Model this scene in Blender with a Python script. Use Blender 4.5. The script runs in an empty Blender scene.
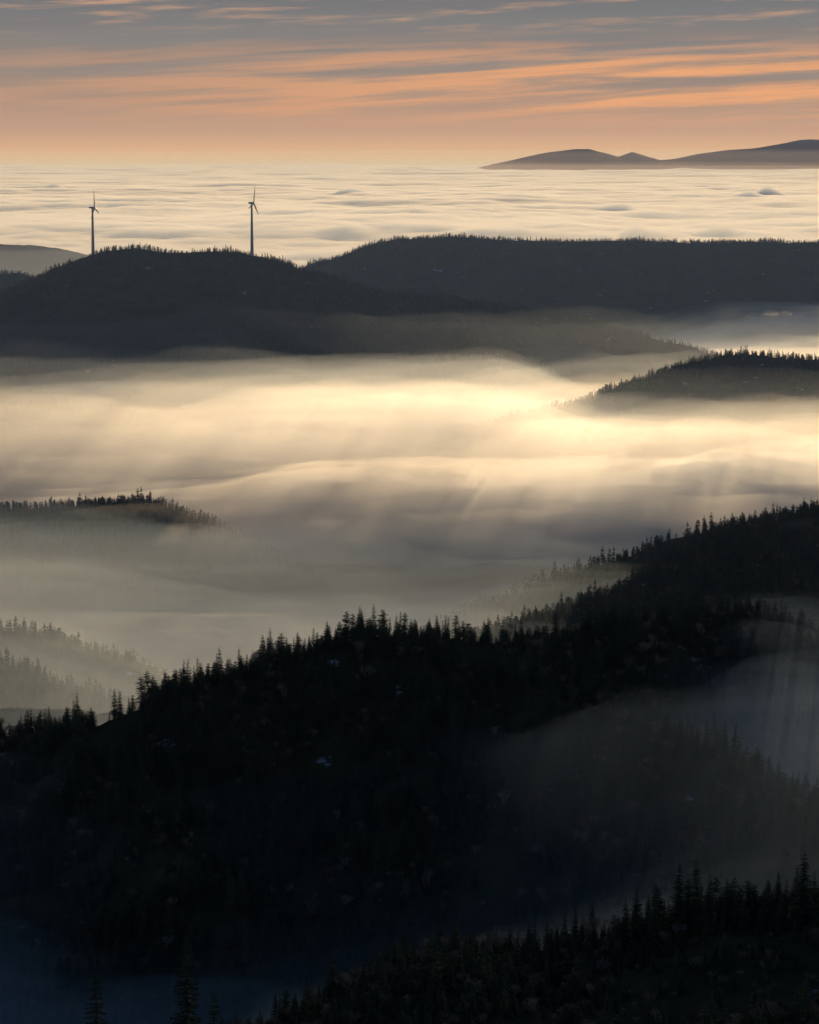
import bpy, math, random, time
import numpy as np
from mathutils import Vector
random.seed(7); rng=np.random.default_rng(7)
T0=time.time()
sc=bpy.context.scene
sc.view_settings.view_transform='Standard'
sc.view_settings.look='None'
sc.view_settings.exposure=0
CAMZ=1000.0; F=2844.0; PITCH=math.atan(365/2844)
cp,sp=math.cos(PITCH),math.sin(PITCH)

# ---------------------------------------------------------------- camera (lookout)
cam=bpy.data.cameras.new('camera'); camo=bpy.data.objects.new('camera',cam)
sc.collection.objects.link(camo); sc.camera=camo
cam.sensor_fit='VERTICAL'; cam.sensor_height=36; cam.lens=F*36/1024
camo.location=(0,0,CAMZ); camo.rotation_euler=(math.radians(90)-PITCH,0,0)
cam.clip_start=5; cam.clip_end=400000

def S(px,py,Y):
    """survey sighting (bearing, depression units) at range Y -> world metres"""
    a=(px-409.5)/F; b=(512-py)/F
    t=Y/(cp+b*sp)
    return (a*t, Y, CAMZ+t*(-sp+b*cp))

# ---------------------------------------------------------------- numpy noise
def _hash(ix,iy,s):
    n=(ix.astype(np.int64)*374761393+iy.astype(np.int64)*668265263+s*1442695041)&0x7fffffff
    n=((n^(n>>13))*1274126177)&0x7fffffff
    n=(n^(n>>16))&0x7fffffff
    return n/float(0x7fffffff)
def vnoise(x,y,s=0):
    ix=np.floor(x); iy=np.floor(y); fx=x-ix; fy=y-iy
    fx=fx*fx*fx*(fx*(fx*6-15)+10); fy=fy*fy*fy*(fy*(fy*6-15)+10)
    a=_hash(ix,iy,s);b=_hash(ix+1,iy,s);c=_hash(ix,iy+1,s);d=_hash(ix+1,iy+1,s)
    return (a*(1-fx)+b*fx)*(1-fy)+(c*(1-fx)+d*fx)*fy
def fbm(x,y,o=4,s=0,gain=.5):
    r=0;a=.5;
    for i in range(o):
        r=r+a*(vnoise(x,y,s+i*17)-.5)*2; x=x*2.03+13.1; y=y*2.03+7.7; a*=gain
    return r

# ---------------------------------------------------------------- terrain
FLOOR=CAMZ-760
RID=[]
def ridge(pts,slope,r=40,amp=1.0,h=10):
    P=[S(*p) for p in pts]
    RID.append((np.array([(x,y,z-h) for x,y,z in P]),slope,r,amp))
# big front ridge
ridge([(-330,800,2300),(-100,752,2300),(0,728,2300),(60,722,2280),(100,712,2260),(150,693,2260),(200,676,2270),(250,662,2290),(300,646,2310),(350,630,2330),(400,626,2350),(450,630,2370),(500,634,2390),(560,632,2400),(610,624,2420),(660,616,2450),(700,608,2500),(740,600,2550),(790,612,2600),(850,640,2650),(1000,690,2700)],.52,30)
ridge([(480,652,2330),(560,692,2230),(640,722,2150),(700,748,2080),(760,778,2020),(820,810,1960),(900,850,1900)],.55,20)
ridge([(60,722,2280),(120,765,2150),(165,800,2060),(190,850,1980)],.6,15)
ridge([(380,640,2330),(420,720,2180),(430,790,2060)],.5,30)
# right ridges
ridge([(500,690,2850),(530,672,2900),(580,645,3000),(640,616,3150),(690,580,3280),(720,549,3360),(745,526,3400),(790,512,3450),(850,502,3500),(1000,470,3600)],.5,20)
ridge([(735,528,3350),(760,560,3150),(790,600,3000),(830,640,2900)],.5,20)
ridge([(430,630,4050),(470,608,4000),(520,588,3980),(600,558,3920),(680,530,3880),(740,518,3850),(900,490,3850)],.5,30)
# left wooded knoll and low ridges
ridge([(-300,525,4600),(-100,505,4600),(0,504,4600),(60,502,4600),(120,497,4600),(160,501,4600),(200,512,4620),(225,526,4650),(250,545,4700)],.42,40)
ridge([(-200,600,3500),(0,626,3500),(50,634,3450),(100,654,3450),(150,680,3400)],.4,30)
ridge([(-200,630,3100),(0,660,3100),(30,662,3100),(60,678,3100),(95,700,3080)],.4,30)
# right middle ridge
ridge([(585,398,6200),(605,388,6200),(640,375,6250),(700,358,6300),(740,351,6300),(800,353,6300),(870,362,6300),(1050,380,6300)],.35,40)
# turbine hill
ridge([(-350,330,7600),(-60,305,7600),(0,294,7600),(30,279,7600),(60,265,7600),(95,251,7600),(125,245,7600),(150,248,7600),(180,251,7600),(215,249,7600),(250,253,7600),(280,260,7600),(330,277,7650),(380,290,7700),(450,296,7750),(520,306,7700),(580,318,7600),(640,332,7500),(700,350,7400)],.4,50,h=6)
ridge([(150,258,7500),(200,300,7200),(240,335,7000),(265,365,6750)],.45,60)
ridge([(95,258,7500),(60,310,7200),(20,345,6950),(-30,375,6700)],.45,60)
ridge([(-60,300,7600),(-80,350,7100),(-60,385,6700),(40,400,6500),(120,408,6400)],.4,50)
ridge([(420,293,7720),(450,325,7350),(470,350,7050)],.4,50)
# long ridge behind
ridge([(270,285,10000),(310,266,10000),(350,248,10000),(400,237,10000),(450,235,10000),(500,238,10000),(560,240,10000),(620,239,10000),(700,241,10000),(760,240,10000),(850,241,10000),(1000,245,10000),(1250,262,10000)],.36,80,h=6)
ridge([(620,241,9950),(600,275,9500),(590,300,9100)],.36,60)
ridge([(450,237,9950),(480,272,9500),(500,295,9100)],.36,60)
ridge([(760,242,9950),(740,275,9500),(720,292,9200)],.36,60)
# far left
ridge([(-300,262,9300),(0,271,9300),(20,270,9300),(45,277,9300),(90,300,9300)],.35,60)
ridge([(-400,250,14000),(0,243,14000),(40,245,14000),(85,253,14000),(160,275,14000)],.25,80,h=4)
# foreground slope crest
FG=np.array([S(*p) for p in [(-400,1250,900),(0,1150,950),(150,1080,960),(240,1040,970),(330,1000,980),(400,960,990),(440,950,1000),(560,948,1010),(640,928,1010),(700,918,1010),(760,912,1010),(819,898,1010),(1000,840,1050),(1300,800,1100)]])

def height(x,y):
    x=np.asarray(x,float); y=np.asarray(y,float)
    wx=x+18*fbm(x/120,y/120,3,5)*np.clip(y/2500,0.2,3); wy=y+18*fbm(x/120+50,y/120,3,6)*np.clip(y/2500,0.2,3)
    H=np.full(x.shape,FLOOR)+25*fbm(x/700,y/700,3,3)
    K=6.0
    for P,sl,r,amp in RID:
        m=(y>P[:,1].min()-1300)&(y<P[:,1].max()+1300)
        if not m.any(): continue
        X=wx[m];Y=wy[m]; b=np.full(X.shape,1e18); z=np.zeros(X.shape)
        for i in range(len(P)-1):
            ax,ay,az=P[i]; bx,by,bz=P[i+1]
            dx,dy=bx-ax,by-ay; L2=dx*dx+dy*dy
            t=np.clip(((X-ax)*dx+(Y-ay)*dy)/L2,0,1)
            d=(X-ax-t*dx)**2+(Y-ay-t*dy)**2
            q=d<b; b[q]=d[q]; z[q]=(az+t*(bz-az))[q]
        d=np.sqrt(b)
        drop=sl*(np.sqrt(d*d+r*r)-r)
        g=fbm(x[m]/(r*4+60),y[m]/(r*5+60),4,11)
        h=z-drop+np.clip(drop*.35,0,45)*g
        H[m]=K*np.logaddexp(H[m]/K,h/K)
    o=np.argsort(FG[:,0])
    y1=np.interp(x,FG[o,0],FG[o,1]); z1=np.interp(x,FG[o,0],FG[o,2])-4
    h=np.where(y<y1,z1+.05*(y1-y),z1-.55*(np.sqrt((y-y1)**2+400)-20))+5*fbm(x/60,y/60,3,9)
    look=CAMZ-8-.335*np.sqrt(x*x+y*y)
    h=np.maximum(h,look)
    m=y<2600
    H=np.where(m,np.maximum(H,h),H)
    H=H+2.5*fbm(x/25,y/25,2,21)*np.clip(y/3000,.3,2)
    return H

def grid_mesh(name,ys,half,nc,fz,bottom=None):
    u=np.linspace(-1,1,nc)
    X=(half(ys)[:,None]*u[None,:]); Y=np.repeat(ys[:,None],nc,1)
    Z=fz(X,Y)
    co=np.stack([X,Y,Z],-1).reshape(-1,3)
    nr=len(ys); i=np.arange(nr-1)[:,None]*nc+np.arange(nc-1)[None,:]
    q=np.stack([i,i+1,i+nc+1,i+nc],-1).reshape(-1,4)
    if bottom is not None:
        nv=len(co); cb=co.copy(); cb[:,2]=bottom; co=np.concatenate([co,cb])
        qb=q[:,::-1]+nv
        def wall(a):
            return np.stack([a[:-1],a[1:],a[1:]+nv,a[:-1]+nv],-1)
        idx=np.arange(nr*nc).reshape(nr,nc)
        q=np.concatenate([q,qb,wall(idx[0])[:,::-1],wall(idx[-1]),wall(idx[:,0]),wall(idx[:,-1])[:,::-1]])
    me=bpy.data.meshes.new(name)
    me.vertices.add(len(co)); me.vertices.foreach_set('co',co.ravel())
    me.loops.add(q.size); me.loops.foreach_set('vertex_index',q.ravel())
    me.polygons.add(len(q)); me.polygons.foreach_set('loop_start',np.arange(len(q))*4)
    me.polygons.foreach_set('use_smooth',np.full(len(q),bottom is None))
    me.update(); me.validate()
    ob=bpy.data.objects.new(name,me); sc.collection.objects.link(ob)
    return ob
ys=np.concatenate([np.linspace(-60,290,20),np.geomspace(300,14500,720),np.geomspace(15500,108000,20)])
ground=grid_mesh('terrain',ys,lambda y:.30*np.abs(y)+500,420,height)
print('terrain',time.time()-T0)

# ---------------------------------------------------------------- node helper
class N:
    def __init__(s,tree): s.t=tree; tree.nodes.clear()
    def n(s,ty,**k):
        x=s.t.nodes.new(ty)
        ins=k.pop('ins',{})
        for a,b in k.items(): setattr(x,a,b)
        for a,b in ins.items():
            if isinstance(b,bpy.types.NodeSocket): s.t.links.new(b,x.inputs[a])
            else: x.inputs[a].default_value=b
        return x
    def m(s,op,a,b=0.0,c=0.0,clamp=False):
        x=s.n('ShaderNodeMath',operation=op,use_clamp=clamp,ins={0:a,1:b,2:c}); return x.outputs[0]
    def vm(s,op,a,b=(0,0,0)):
        x=s.n('ShaderNodeVectorMath',operation=op,ins={0:a,1:b}); return x.outputs[0]
    def noise(s,vec,scale=1,detail=3,rough=.5,dist=0):
        x=s.n('ShaderNodeTexNoise',ins={'Vector':vec,'Scale':scale,'Detail':detail,'Roughness':rough,'Distortion':dist}); return x.outputs['Fac']
    def mr(s,v,a,b,c=0.0,d=1.0,smooth=False):
        x=s.n('ShaderNodeMapRange',ins={'Value':v,'From Min':a,'From Max':b,'To Min':c,'To Max':d})
        x.interpolation_type='SMOOTHSTEP' if smooth else 'LINEAR'; return x.outputs[0]
    def ramp(s,f,stops):
        x=s.n('ShaderNodeValToRGB',ins={'Fac':f}); e=x.color_ramp.elements
        while len(e)<len(stops): e.new(.5)
        for i,(p,c) in enumerate(stops): e[i].position=p; e[i].color=(*c,1)
        return x.outputs[0]
    def mix(s,f,a,b,mode='MIX'):
        x=s.n('ShaderNodeMix',data_type='RGBA',blend_type=mode)
        for i,v in ((0,f),(6,a),(7,b)):
            if isinstance(v,bpy.types.NodeSocket): s.t.links.new(v,x.inputs[i])
            else: x.inputs[i].default_value=v if i==0 else (*v,1)
        return x.outputs[2]
def lin(r,g,b):
    f=lambda c:(c/255/12.92) if c/255<=.04045 else ((c/255+.055)/1.055)**2.4
    return (f(r),f(g),f(b))
def mat(name):
    m=bpy.data.materials.new(name); m.use_nodes=True; return m,N(m.node_tree)

# ground material
m,n=mat('forest_floor')
geo=n.n('ShaderNodeNewGeometry').outputs['Position']
c=n.ramp(n.noise(geo,.02,5,.6),[(.3,(.018,.022,.012)),(.55,(.035,.034,.02)),(.7,(.06,.05,.035))])
snow=n.m('MULTIPLY',n.mr(n.noise(geo,.018,3,.5),.69,.73),n.mr(n.noise(geo,.15,3,.6),.48,.56))
c=n.mix(snow,c,(.3,.35,.42))
d=n.n('ShaderNodeBsdfDiffuse',ins={'Color':c,'Roughness':1.0})
o=n.n('ShaderNodeOutputMaterial',ins={'Surface':d.outputs[0]})
ground.data.materials.append(m)

# ---------------------------------------------------------------- trees
def foliage(name,c1,c2):
    m,n=mat(name)
    r=n.n('ShaderNodeObjectInfo').outputs['Random']
    geo=n.n('ShaderNodeNewGeometry').outputs['Position']
    f=n.m('ADD',n.m('MULTIPLY',r,.6),n.m('MULTIPLY',n.noise(geo,.4,2),.4))
    c=n.mix(f,c1,c2)
    d=n.n('ShaderNodeBsdfDiffuse',ins={'Color':c})
    n.n('ShaderNodeOutputMaterial',ins={'Surface':d.outputs[0]})
    return m
M_needle=foliage('spruce_needles',(.018,.032,.024),(.06,.07,.045))
M_bare=foliage('bare_twigs',(.07,.055,.045),(.22,.19,.16))
M_bark=foliage('bark',(.04,.03,.022),(.06,.045,.035))

def build(name,V,Fc,mi,mats):
    me=bpy.data.meshes.new(name); me.from_pydata(V,[],Fc); 
    for x in mats: me.materials.append(x)
    me.polygons.foreach_set('material_index',mi); me.update(); return me
def prism(V,Fc,mi,a,b,ra,rb,k,idx):
    a=Vector(a);b=Vector(b);d=(b-a).normalized()
    u=d.orthogonal().normalized(); w=d.cross(u); s=len(V)
    for p,r in ((a,ra),(b,rb)):
        for i in range(k):
            t=2*math.pi*i/k; V.append(tuple(p+u*math.cos(t)*r+w*math.sin(t)*r))
    for i in range(k):
        j=(i+1)%k; Fc.append((s+i,s+j,s+k+j,s+k+i)); mi.append(idx)
def conifer(name,seed,H=20,R=3.4,tiers=24,per=7,hi=True,gap=0.0,base=.08,powr=.85):
    R0=random.Random(seed); V=[];Fc=[];mi=[]
    k=7 if hi else 4
    lean=(R0.uniform(-.02,.02)*H,R0.uniform(-.02,.02)*H)
    top=(lean[0],lean[1],H)
    prism(V,Fc,mi,(0,0,-2),(lean[0]*.5,lean[1]*.5,H*.5),.28,.17,k,0)
    prism(V,Fc,mi,(lean[0]*.5,lean[1]*.5,H*.5),top,.17,.02,k,0)
    for i in range(tiers):
        t=base+(1-base)*(i+R0.uniform(-.3,.3))/tiers
        t=max(base,min(.985,t))
        Lr=R*(1-t)**powr*(1 if t>.18 else .75)
        off=R0.uniform(0,6.28)
        sector=R0.uniform(.7,1.12)
        for j in range(per):
            if R0.random()<gap: continue
            a=off+j*6.283/per+R0.uniform(-.25,.25)
            L=(Lr*R0.uniform(.6,1.18)*sector+.25)
            up=.45*t-.30+R0.uniform(-.08,.08)
            z=t*H+R0.uniform(-.2,.2)
            cx,cy=lean[0]*t,lean[1]*t
            dx,dy=math.cos(a),math.sin(a); px_,py_=-dy,dx
            w=L*.26+.12
            if hi:
                st=5
                for q in range(st):
                    f0=q/st; f1=(q+1.25)/st; f1=min(f1,1)
                    def pt(f): 
                        return Vector((cx+dx*L*f,cy+dy*L*f,z+L*(up*f-.22*f*f+ (.12*f**4))))
                    p0=pt(f0);p1=pt(f1)
                    ww=w*(1.15-f0)*R0.uniform(.7,1.3)
                    for sg in (-1,1):
                        tip=pt(min(1.05,f0+.42))+Vector((px_,py_,0))*sg*ww+Vector((0,0,-.16*ww-R0.uniform(0,.35)*.6))
                        s=len(V); V+= [tuple(p0),tuple(p1),tuple(tip)]; Fc.append((s,s+1,s+2)); mi.append(1)
                    hp=pt(f0+.12)+Vector((R0.uniform(-.1,.1),R0.uniform(-.1,.1),-R0.uniform(.25,.6)*min(1,L/2)))
                    s=len(V); V+=[tuple(p0),tuple(p1),tuple(hp)]; Fc.append((s,s+1,s+2)); mi.append(1)
            else:
                s=len(V)
                V+=[(cx,cy,z+.3),(cx+dx*L*.5+px_*w,cy+dy*L*.5+py_*w,z+L*up*.5-.1),(cx+dx*L,cy+dy*L,z+L*(up-.15)),(cx+dx*L*.5-px_*w,cy+dy*L*.5-py_*w,z+L*up*.5-.1),(cx+dx*L*.5,cy+dy*L*.5,z-.8)]
                Fc+=[(s,s+1,s+2,s+3),(s,s+2,s+4)]; mi+=[1,1]
    return build(name,V,Fc,mi,[M_bark,M_needle])
def bare(name,seed,H=15,depth=5):
    R0=random.Random(seed);V=[];Fc=[];mi=[]
    def rec(p,d,L,r,k):
        e=p+d*L; prism(V,Fc,mi,p,e,r,r*.65,3,0 if k>3 else 1)
        if k==0: return
        for i in range(3 if k<depth else 4):
            nd=(d+Vector((R0.uniform(-1,1),R0.uniform(-1,1),R0.uniform(-.2,.7)))*.75).normalized()
            rec(p+d*L*R0.uniform(.55,1),nd,L*R0.uniform(.6,.82),max(r*.6,.035),k-1)
    rec(Vector((0,0,-1)),Vector((R0.uniform(-.05,.05),0,1)),H*.34,.25,depth)
    return build(name,V,Fc,mi,[M_bark,M_bare])
proto=bpy.data.collections.new('tree_kinds_near')
proto2=bpy.data.collections.new('tree_kinds_far')
for i in range(8):
    me=conifer('spruce',10+i,H=[20,16,23,15,14,19,12,21][i],R=[4.6,4.4,4.6,4.4,4.6,5.2,4.8,3.6][i],tiers=[26,22,26,24,20,22,18,26][i],gap=[.05,.1,.15,.1,0,.25,.05,.3][i],base=[.08,.05,.15,.1,.04,.3,.05,.25][i],powr=[.8,.6,.85,.6,.55,.5,.45,.7][i])
    proto.objects.link(bpy.data.objects.new('a%d_spruce'%i,me))
for i in range(2):
    proto.objects.link(bpy.data.objects.new('b%d_beech'%i,bare('beech',40+i,H=[14,16][i])))
for i in range(5):
    me=conifer('spruce_small',70+i,H=[18,15,20,14,12][i],R=[4.8,4.8,4.8,5.0,5.2][i],tiers=12,per=7,hi=False,powr=[.6,.6,.7,.5,.45][i])
    proto2.objects.link(bpy.data.objects.new('a%d_spruce'%i,me))
for i in range(1):
    proto2.objects.link(bpy.data.objects.new('b%d_beech'%i,bare('beech_small',90,H=14,depth=4)))

def forest(name,ymin,ymax,spacing,coll,nk,pb,nb,smin,smax,xk=.175,zmin=None,pw=1.8):
    rows=np.arange(ymin,ymax,spacing); pts=[]
    for y in rows:
        hw=xk*y+60
        x=np.arange(-hw,hw,spacing); pts.append(np.stack([x,np.full_like(x,y)],1))
    p=np.concatenate(pts); p+=rng.uniform(-.5,.5,p.shape)*spacing*1.5
    z=height(p[:,0],p[:,1])
    k=rng.random(len(p))<np.clip(.95+1.8*fbm(p[:,0]/60,p[:,1]/60,3,31),0.15,1)
    if zmin is not None: k&=z>zmin
    p=p[k];z=z[k]
    co=np.concatenate([p,z[:,None]-.3],1)
    me=bpy.data.meshes.new(name); me.vertices.add(len(co)); me.vertices.foreach_set('co',co.astype(np.float32).ravel())
    idx=rng.integers(0,nk,len(co))
    mb=(rng.random(len(co))<pb*(1+2*fbm(p[:,0]/90,p[:,1]/90,2,44)))
    idx[mb]=nk+rng.integers(0,nb,mb.sum())
    a=me.attributes.new('kind','INT','POINT'); a.data.foreach_set('value',idx.astype(np.int32))
    s=smin+(smax-smin)*rng.random(len(co))**pw
    s*=1+.55*fbm(p[:,0]/40,p[:,1]/40,2,77)
    a=me.attributes.new('size','FLOAT','POINT'); a.data.foreach_set('value',s.astype(np.float32))
    r=np.zeros((len(co),3),np.float32); r[:,2]=rng.uniform(0,6.28,len(co)); r[:,:2]=rng.normal(0,.03,(len(co),2))
    a=me.attributes.new('turn','FLOAT_VECTOR','POINT'); a.data.foreach_set('vector',r.ravel())
    ob=bpy.data.objects.new(name,me); sc.collection.objects.link(ob)
    g=bpy.data.node_groups.new(name,'GeometryNodeTree')
    g.interface.new_socket('Geometry',in_out='INPUT',socket_type='NodeSocketGeometry')
    g.interface.new_socket('Geometry',in_out='OUTPUT',socket_type='NodeSocketGeometry')
    gi=g.nodes.new('NodeGroupInput'); go=g.nodes.new('NodeGroupOutput')
    io=g.nodes.new('GeometryNodeInstanceOnPoints'); ci=g.nodes.new('GeometryNodeCollectionInfo')
    ci.inputs['Collection'].default_value=coll; ci.inputs['Separate Children'].default_value=True; ci.inputs['Reset Children'].default_value=True
    io.inputs['Pick Instance'].default_value=True
    def na(nm,ty):
        x=g.nodes.new('GeometryNodeInputNamedAttribute'); x.data_type=ty; x.inputs[0].default_value=nm; return x.outputs[0]
    g.links.new(gi.outputs[0],io.inputs['Points']); g.links.new(ci.outputs[0],io.inputs['Instance'])
    g.links.new(na('kind','INT'),io.inputs['Instance Index'])
    g.links.new(na('turn','FLOAT_VECTOR'),io.inputs['Rotation'])
    g.links.new(na('size','FLOAT'),io.inputs['Scale'])
    g.links.new(io.outputs[0],go.inputs[0])
    md=ob.modifiers.new('instances','NODES'); md.node_group=g
    print(name,len(co)); return ob
forest('spruce_forest_foreground',720,1110,4.6,proto,8,.3,2,.34,.78)
forest('spruce_forest_front_ridge',1750,2700,7,proto,8,.14,2,.5,1.4,pw=2.0)
forest('spruce_forest_right_ridge',2700,4150,8.5,proto2,5,.08,1,.6,1.3,zmin=CAMZ-700)
forest('spruce_forest_knoll',4300,4900,9,proto2,5,.05,1,.6,1.15,zmin=CAMZ-690)
forest('spruce_forest_middle_ridge',5900,6500,10,proto2,5,.05,1,.6,1.1,zmin=CAMZ-660)
forest('spruce_forest_turbine_hill',6700,7900,11,proto2,5,.05,1,.55,.95,zmin=CAMZ-620)
forest('spruce_forest_long_ridge',9300,10100,11,proto2,5,.05,1,.5,.95,zmin=CAMZ-520)
# individually standing tall spruces
def spruce(px,Y,H,seed,R=4.0):
    x=S(px,900,Y)[0]; z=float(height(np.array([x]),np.array([float(Y)]))[0])
    me=conifer('spruce_crown',seed,H=H,R=R,tiers=int(H*1.25),per=8,gap=.08,base=.12,powr=.8)
    o=bpy.data.objects.new('spruce_tree',me); sc.collection.objects.link(o); o.location=(x,Y,z-.2)
    o.rotation_euler=(0,0,seed)
for i,(px,Y,H,R) in enumerate([(637,1000,23,5.2),(655,992,24,4.6),(678,996,28,5.4),(697,1002,27,5.2),(709,990,24,4.4),(803,985,29,6.2),(768,1000,17,4.0),(95,430,27,4.0),(188,430,31,4.8),(212,440,23,3.6)]):
    spruce(px,Y,H,300+i,R)
print('forest',time.time()-T0)

# ---------------------------------------------------------------- wind turbines
m,n=mat('turbine_paint')
geo=n.n('ShaderNodeNewGeometry').outputs['Position']
c=n.ramp(n.noise(geo,.3,3),[(.3,(.26,.27,.28)),(.7,(.32,.32,.33))])
n.n('ShaderNodeOutputMaterial',ins={'Surface':n.n('ShaderNodeBsdfPrincipled',ins={'Base Color':c,'Roughness':.5}).outputs[0]})
M_turb=m
def turbine(px,Y,hub,yaw,spin):
    x,_,_=S(px,250,Y); z=float(height(np.array([x]),np.array([Y]))[0])
    e=bpy.data.objects.new('wind_turbine',None); sc.collection.objects.link(e); e.location=(x,Y,z)
    e.rotation_euler=(0,0,yaw)
    def part(nm,V,Fc):
        me=bpy.data.meshes.new(nm); me.from_pydata(V,[],Fc); me.materials.append(M_turb)
        for p in me.polygons: p.use_smooth=True
        o=bpy.data.objects.new(nm,me); sc.collection.objects.link(o); o.parent=e; return o
    V=[];Fc=[];k=24;lv=8
    for i in range(lv+1):
        r=4.6-(4.6-2.2)*(i/lv)
        for j in range(k): V.append((r*math.cos(j*6.2832/k),r*math.sin(j*6.2832/k),-3+(hub+1)*i/lv))
    for i in range(lv):
        for j in range(k): Fc.append((i*k+j,i*k+(j+1)%k,(i+1)*k+(j+1)%k,(i+1)*k+j))
    part('tower',V,Fc)
    V=[];Fc=[];k=16
    secs=[(-4.2,1.9),(-3.5,2.4),(-1,2.7),(4,2.7),(8,2.3),(9.5,1.4)]
    for yy,r in secs:
        for j in range(k):
            t=j*6.2832/k; cx=math.copysign(abs(math.cos(t))**.6,math.cos(t)); cz=math.copysign(abs(math.sin(t))**.6,math.sin(t))
            V.append((r*cx,yy,hub+r*cz))
    for i in range(len(secs)-1):
        for j in range(k): Fc.append((i*k+j,i*k+(j+1)%k,(i+1)*k+(j+1)%k,(i+1)*k+j))
    Fc.append(tuple(range(k))[::-1]); Fc.append(tuple(range((len(secs)-1)*k,len(secs)*k)))
    part('nacelle',V,Fc)
    V=[(0,-8,hub)];Fc=[]
    for i,(yy,r) in enumerate([(-7.6,.9),(-6.6,1.6),(-5.2,1.9),(-4.2,1.8)]):
        for j in range(k): V.append((r*math.cos(j*6.2832/k),yy,hub+r*math.sin(j*6.2832/k)))
    for j in range(k): Fc.append((0,1+(j+1)%k,1+j))
    for i in range(3):
        for j in range(k): Fc.append((1+i*k+j,1+i*k+(j+1)%k,1+(i+1)*k+(j+1)%k,1+(i+1)*k+j))
    part('hub',V,Fc)
    for b in range(3):
        A=spin+b*2.0944; V=[];Fc=[]; kk=8
        st=[(1.5,1.4,1.4),(4,1.6,1.4),(10,2.7,1.4),(20,2.3,1.2),(32,1.7,.9),(42,1.1,.6),(47,.5,.25)]
        for (l,cw,th) in st:
            tw=.5*(1-l/47)
            for j in range(kk):
                t=j*6.2832/kk; cx=cw*math.cos(t); cy=th*math.sin(t)
                X=cx*math.cos(tw)-cy*math.sin(tw); Yy=cx*math.sin(tw)+cy*math.cos(tw)-5.6-l*.02
                V.append((X*math.cos(A)+l*math.sin(A),Yy,hub-X*math.sin(A)+l*math.cos(A)))
        for i in range(len(st)-1):
            for j in range(kk): Fc.append((i*kk+j,i*kk+(j+1)%kk,(i+1)*kk+(j+1)%kk,(i+1)*kk+j))
        Fc.append(tuple(range((len(st)-1)*kk,len(st)*kk)))
        part('blade_%d'%(b+1),V,Fc)
turbine(93,7600,126,math.radians(80),math.radians(-8))
turbine(252,7600,138,math.radians(74),math.radians(12))

# ---------------------------------------------------------------- far mountains
prof=[(380,175),(470,169),(490,165),(510,161),(530,156),(550,152),(575,149),(590,149),(605,153),(618,157),(632,152),(645,156),(660,160),(680,157),(700,153),(730,149),(760,148),(785,144),(800,141),(819,139),(870,134),(950,141),(1100,150),(1300,165)]
xs=[S(a,b,80000) for a,b in prof]
def mz(X,Y):
    cx=np.array([p[0] for p in xs]); cz=np.array([p[2] for p in xs])
    z=np.interp(X,cx,cz)+60*fbm(X/1500,Y/4000,4,8)
    r=fbm(X/2500,Y/4000,5,3)*.5
    k=np.abs(Y-80000)/6000
    return z-(z-250)*np.clip(k,0,1)**1.3+ r*160*(1-.2*k)*np.clip((z-400)/500,0,1)*np.clip(k*3+.12,0,1)
mt=grid_mesh('distant_mountains',np.linspace(74500,85500,60),lambda y:np.full(y.shape,26000.0),700,mz)
m,n=mat('mountain_forest')
geo=n.n('ShaderNodeNewGeometry').outputs['Position']
c=n.ramp(n.noise(geo,.0005,4),[(.3,(.05,.06,.05)),(.7,(.1,.1,.1))])
n.n('ShaderNodeOutputMaterial',ins={'Surface':n.n('ShaderNodeBsdfDiffuse',ins={'Color':c}).outputs[0]})
mt.data.materials.append(m)

# ---------------------------------------------------------------- fog (real homogeneous scattering volumes with modelled tops)
def vol(name,ob,dens,g,col):
    m,n=mat(name)
    v=n.n('ShaderNodeVolumeScatter',ins={'Color':(*col,1),'Density':dens,'Anisotropy':g})
    n.n('ShaderNodeOutputMaterial',ins={'Volume':v.outputs[0]})
    ob.data.materials.append(m)
def sstep(a,b,x):
    t=np.clip((x-a)/(b-a),0,1); return t*t*(3-2*t)
def base(X,Y):
    r=X/(Y*.144)
    B=CAMZ-562+0*X
    B=B-25*sstep(5500,4800,Y)
    B=B-150*sstep(5800,6600,Y)*sstep(-.25,-.65,r)
    B=B-45*sstep(6300,6900,Y)*sstep(-.65,-.25,r)
    B=B+60*fbm(X/450,Y/450,4,88)*sstep(6000,6700,Y)*sstep(7600,7200,Y)
    B=B+80*sstep(7800,9000,Y)*sstep(.5,.8,r)
    B=B-20*sstep(.2,.5,r)*sstep(5200,5700,Y)*sstep(6800,6400,Y)
    B=B-130*sstep(4500,4000,Y)
    B=B+34*np.exp(-((Y-4850)/330)**2)*sstep(-.6,-.2,r)
    return B
def oscale(X,Y):
    r=X/(Y*.144)
    K=1+0*X
    K=K-.7*sstep(5000,4750,Y)*sstep(3900,4300,Y)
    K=K+(.7-.5*sstep(-.3,.2,r))*sstep(4200,3700,Y)
    K=K+1.0*sstep(-.2,-.6,r)*sstep(5900,6500,Y)*sstep(7500,7100,Y)
    K=K-.55*sstep(7300,8200,Y)
    K=K-.55*sstep(.2,.5,r)*sstep(5200,5700,Y)*sstep(6800,6400,Y)
    return K
def layer(name,off,amp,sx,sy,s,dens,g,col=(1,.94,.84),gain=.5):
    def f(X,Y):
        wx=X+250*fbm(X/900,Y/900,3,s+5)
        k=oscale(X,Y)
        return base(X,Y)+off*np.where(off>0,k,1)+amp*np.minimum(k+.2,1)*fbm(wx/sx,Y/sy,6,s,gain)
    ob=grid_mesh(name,np.geomspace(2700,9700,340),lambda y:.34*y+300,320,f,bottom=CAMZ-900)
    vol(name,ob,dens,g,col)
layer('valley_fog_bank',-22,110,1200,600,103,.0035,.63,gain=.54)
layer('valley_fog_veil',8,115,1100,500,131,.0011,.61,gain=.54)
layer('valley_fog_wisps',40,120,800,380,151,.0006,.58,gain=.54)
layer('valley_haze',85,110,1500,800,161,.0003,.5,(.85,.93,1))
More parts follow.
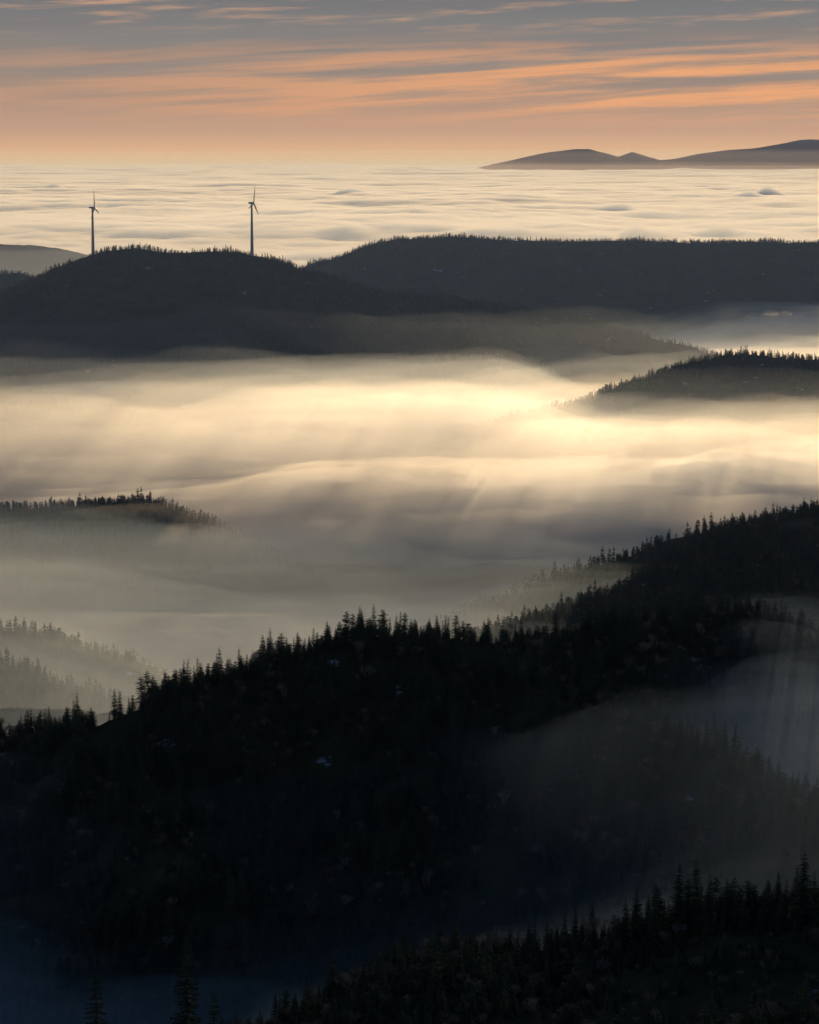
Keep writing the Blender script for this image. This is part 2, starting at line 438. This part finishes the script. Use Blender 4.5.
layer('valley_haze_top',125,110,1500,900,181,.00013,.4,(.8,.9,1))
# thin wisps lying against the long ridge on the right
def rb(X,Y):
    r=X/(Y*.144)
    e=sstep(.5,.95,r+.25*fbm(X/300,Y/200,3,520))*np.exp(-((Y-8750)/300)**2)
    return CAMZ-720+(214+60*fbm(X/260,Y/160,5,515,.55))*e
ob=grid_mesh('ridge_cloud_bank',np.linspace(8100,9500,80),lambda y:.26*y,360,rb,bottom=CAMZ-890)
vol('ridge_cloud_bank',ob,.0035,.62,(1,.94,.84))
# cool mist in the hollow behind the front ridge
for i in range(3):
    def hf(X,Y,i=i):
        r=X/(Y*.144)
        return CAMZ-640+38*i+80*fbm(X/450,Y/320,5,301+i*9)+35*sstep(-.4,-.9,r)+(50+20*i)*sstep(.5,1.1,r)*sstep(3800,3400,Y)
    ob=grid_mesh('hollow_mist',np.geomspace(2650,4200,120),lambda y:.34*y+250,170,hf,bottom=CAMZ-900)
    vol('hollow_mist',ob,[.0005,.0004,.0003][i],.3,(.66,.82,.95))
# sea of fog
puffs=[(770,189,37500,130),(55,185,42000,120),(748,196,34000,70),(350,192,36000,60),(620,205,28000,50),(640,226,19500,70),(600,230,18500,60),(715,222,20500,70),(350,225,20000,50)]
def seaf(X,Y):
    a=fbm(X/2600,Y/1900,5,61); b=fbm(X/620,Y/500,4,63,.6)
    Z=CAMZ-600+80*a+60*b*np.clip(1.3-Y/45000,.25,1)
    for px,py,Yc,h in puffs:
        x0=S(px,py,Yc)[0]
        q=((X-x0)/150)**2+((Y-Yc)/260)**2
        Z=Z+h*np.exp(-q)*(1+.5*fbm(X/70,Y/200,3,90))
    return Z
fs=grid_mesh('fog_sea',np.geomspace(10300,95000,700),lambda y:.3*y+1500,420,seaf,bottom=CAMZ-900)
vol('fog_sea',fs,.005,.31,(1,.89,.73))
sv=grid_mesh('fog_sea_veil',np.geomspace(10600,30000,60),lambda y:.32*y+1500,90,lambda X,Y:CAMZ-430-120*sstep(15000,30000,Y)+60*fbm(X/2500,Y/2500,4,77),bottom=CAMZ-890)
vol('fog_sea_veil',sv,.00009,.3,(.72,.82,.95))
for i in range(2):
    def ff(X,Y,i=i): return CAMZ-400+300*i+120*fbm(X/9000,Y/9000,3,400+i)
    ob=grid_mesh('horizon_haze',np.linspace(42000+9000*i,107000,30),lambda y:.34*y+500,60,ff,bottom=CAMZ-880)
    vol('horizon_haze',ob,[2e-5,.6e-5][i],.2,(1,.80,.66))
# mist in the near valley
for i in range(4):
    def mf(X,Y,i=i): return CAMZ-615+36*i+85*fbm(X/330,Y/260,5,201+i*9)+80*sstep(-80,280,X)+28*sstep(150,330,X)*sstep(1950,2200,Y)+18*sstep(1700,1400,Y)
    nm='valley_mist' if i==0 else 'valley_mist_layer'
    ob=grid_mesh(nm,np.geomspace(1150,2690,130),lambda y:.34*y+200,160,mf,bottom=CAMZ-900)
    vol('valley_mist',ob,[.0015,.001,.0006,.0003][i],.0,(.56,.77,1))
# thin air haze over the whole country, denser in the lower air near the hills
hz=grid_mesh('air_haze',np.array([1500.,108000.]),lambda y:.36*y+600,2,lambda X,Y:X*0+CAMZ+900,bottom=CAMZ-950)
vol('air_haze',hz,5e-6,.0,(.5,.6,.9))
hz=grid_mesh('lower_air_haze',np.array([2750.,10150.]),lambda y:.35*y+600,2,lambda X,Y:X*0+CAMZ-60,bottom=CAMZ-940)
vol('lower_air_haze',hz,1.8e-5,.0,(.40,.62,1))

# ---------------------------------------------------------------- sun + world
AZ=math.radians(10); EL=math.radians(8)
sd=Vector((math.sin(AZ)*math.cos(EL),math.cos(AZ)*math.cos(EL),math.sin(EL)))
l=bpy.data.lights.new('sun','SUN'); l.energy=5.0; l.angle=math.radians(.5); l.color=(1,.74,.44)
lo=bpy.data.objects.new('sun',l); sc.collection.objects.link(lo); lo.rotation_euler=sd.to_track_quat('Z','Y').to_euler()
w=bpy.data.worlds.new('World'); sc.world=w; w.use_nodes=True
n=N(w.node_tree)
dirv=n.n('ShaderNodeTexCoord').outputs['Generated']
sep=n.n('ShaderNodeSeparateXYZ',ins={0:dirv}); X,Y,Z=sep.outputs
az=n.m('ARCTAN2',X,Y); el=n.m('ARCSINE',Z)
deg=n.m('MULTIPLY',el,57.2958); azd=n.m('MULTIPLY',az,57.2958)
sky=n.n('ShaderNodeTexSky'); sky.sky_type='NISHITA'; sky.sun_disc=False; sky.sun_elevation=EL; sky.sun_rotation=AZ; sky.altitude=1000
base_=n.mix(1.0,sky.outputs[0],(.07,.083,.105),'MULTIPLY')
f=n.mr(deg,-.4,6,0,1)
deck=n.ramp(f,[(0,lin(248,206,152)),(.03,lin(240,194,146)),(.062,lin(230,181,138)),(.116,lin(204,158,127)),(.21,lin(182,147,124)),(.29,lin(154,138,127)),(.4,lin(132,129,127)),(.525,lin(114,116,119)),(1,lin(105,113,130))])
def streak(kx,ky,tilt,off,det,lo_,hi_,dist=.3):
    cb=n.n('ShaderNodeCombineXYZ',ins={0:n.m('MULTIPLY',azd,kx),1:n.m('MULTIPLY',n.m('MULTIPLY_ADD',azd,-tilt,deg),ky),2:off}).outputs[0]
    return n.mr(n.noise(cb,1,det,.6,dist),lo_,hi_,0,1,True)
s1=streak(.17,3.6,.05,3.0,7,.38,.62)
win=n.m('MULTIPLY',n.mr(deg,.3,.8,0,1,True),n.mr(deg,2.4,1.45,0,1,True))
rt=n.mr(azd,-9,4,.2,1)
orange=n.m('MULTIPLY',n.m('MULTIPLY',s1,win),rt)
s2=streak(.3,4.5,.03,9.0,6,.50,.70)
or2=n.m('MULTIPLY',n.m('MULTIPLY',s2,n.mr(deg,2.0,2.7,0,1,True)),.7)
dk=streak(.12,2.2,.02,21.0,5,.4,.7)
deck=n.mix(n.m('MULTIPLY',dk,n.mr(deg,.4,1.4,0,.45)),deck,lin(122,117,117))
deck=n.mix(orange,deck,lin(238,168,116)); deck=n.mix(or2,deck,lin(218,168,132))
front=n.mr(n.m('COSINE',n.m('SUBTRACT',az,AZ)),-.2,1,.25,1)
deck=n.mix(1.0,deck,n.n('ShaderNodeCombineColor',ins={0:front,1:front,2:front}).outputs[0],'MULTIPLY')
fin=n.mix(n.mr(deg,4,14,0,1,True),deck,base_)
bg=n.n('ShaderNodeBackground',ins={'Color':fin,'Strength':1.0})
n.n('ShaderNodeOutputWorld',ins={'Surface':bg.outputs[0]})
print('done',time.time()-T0)
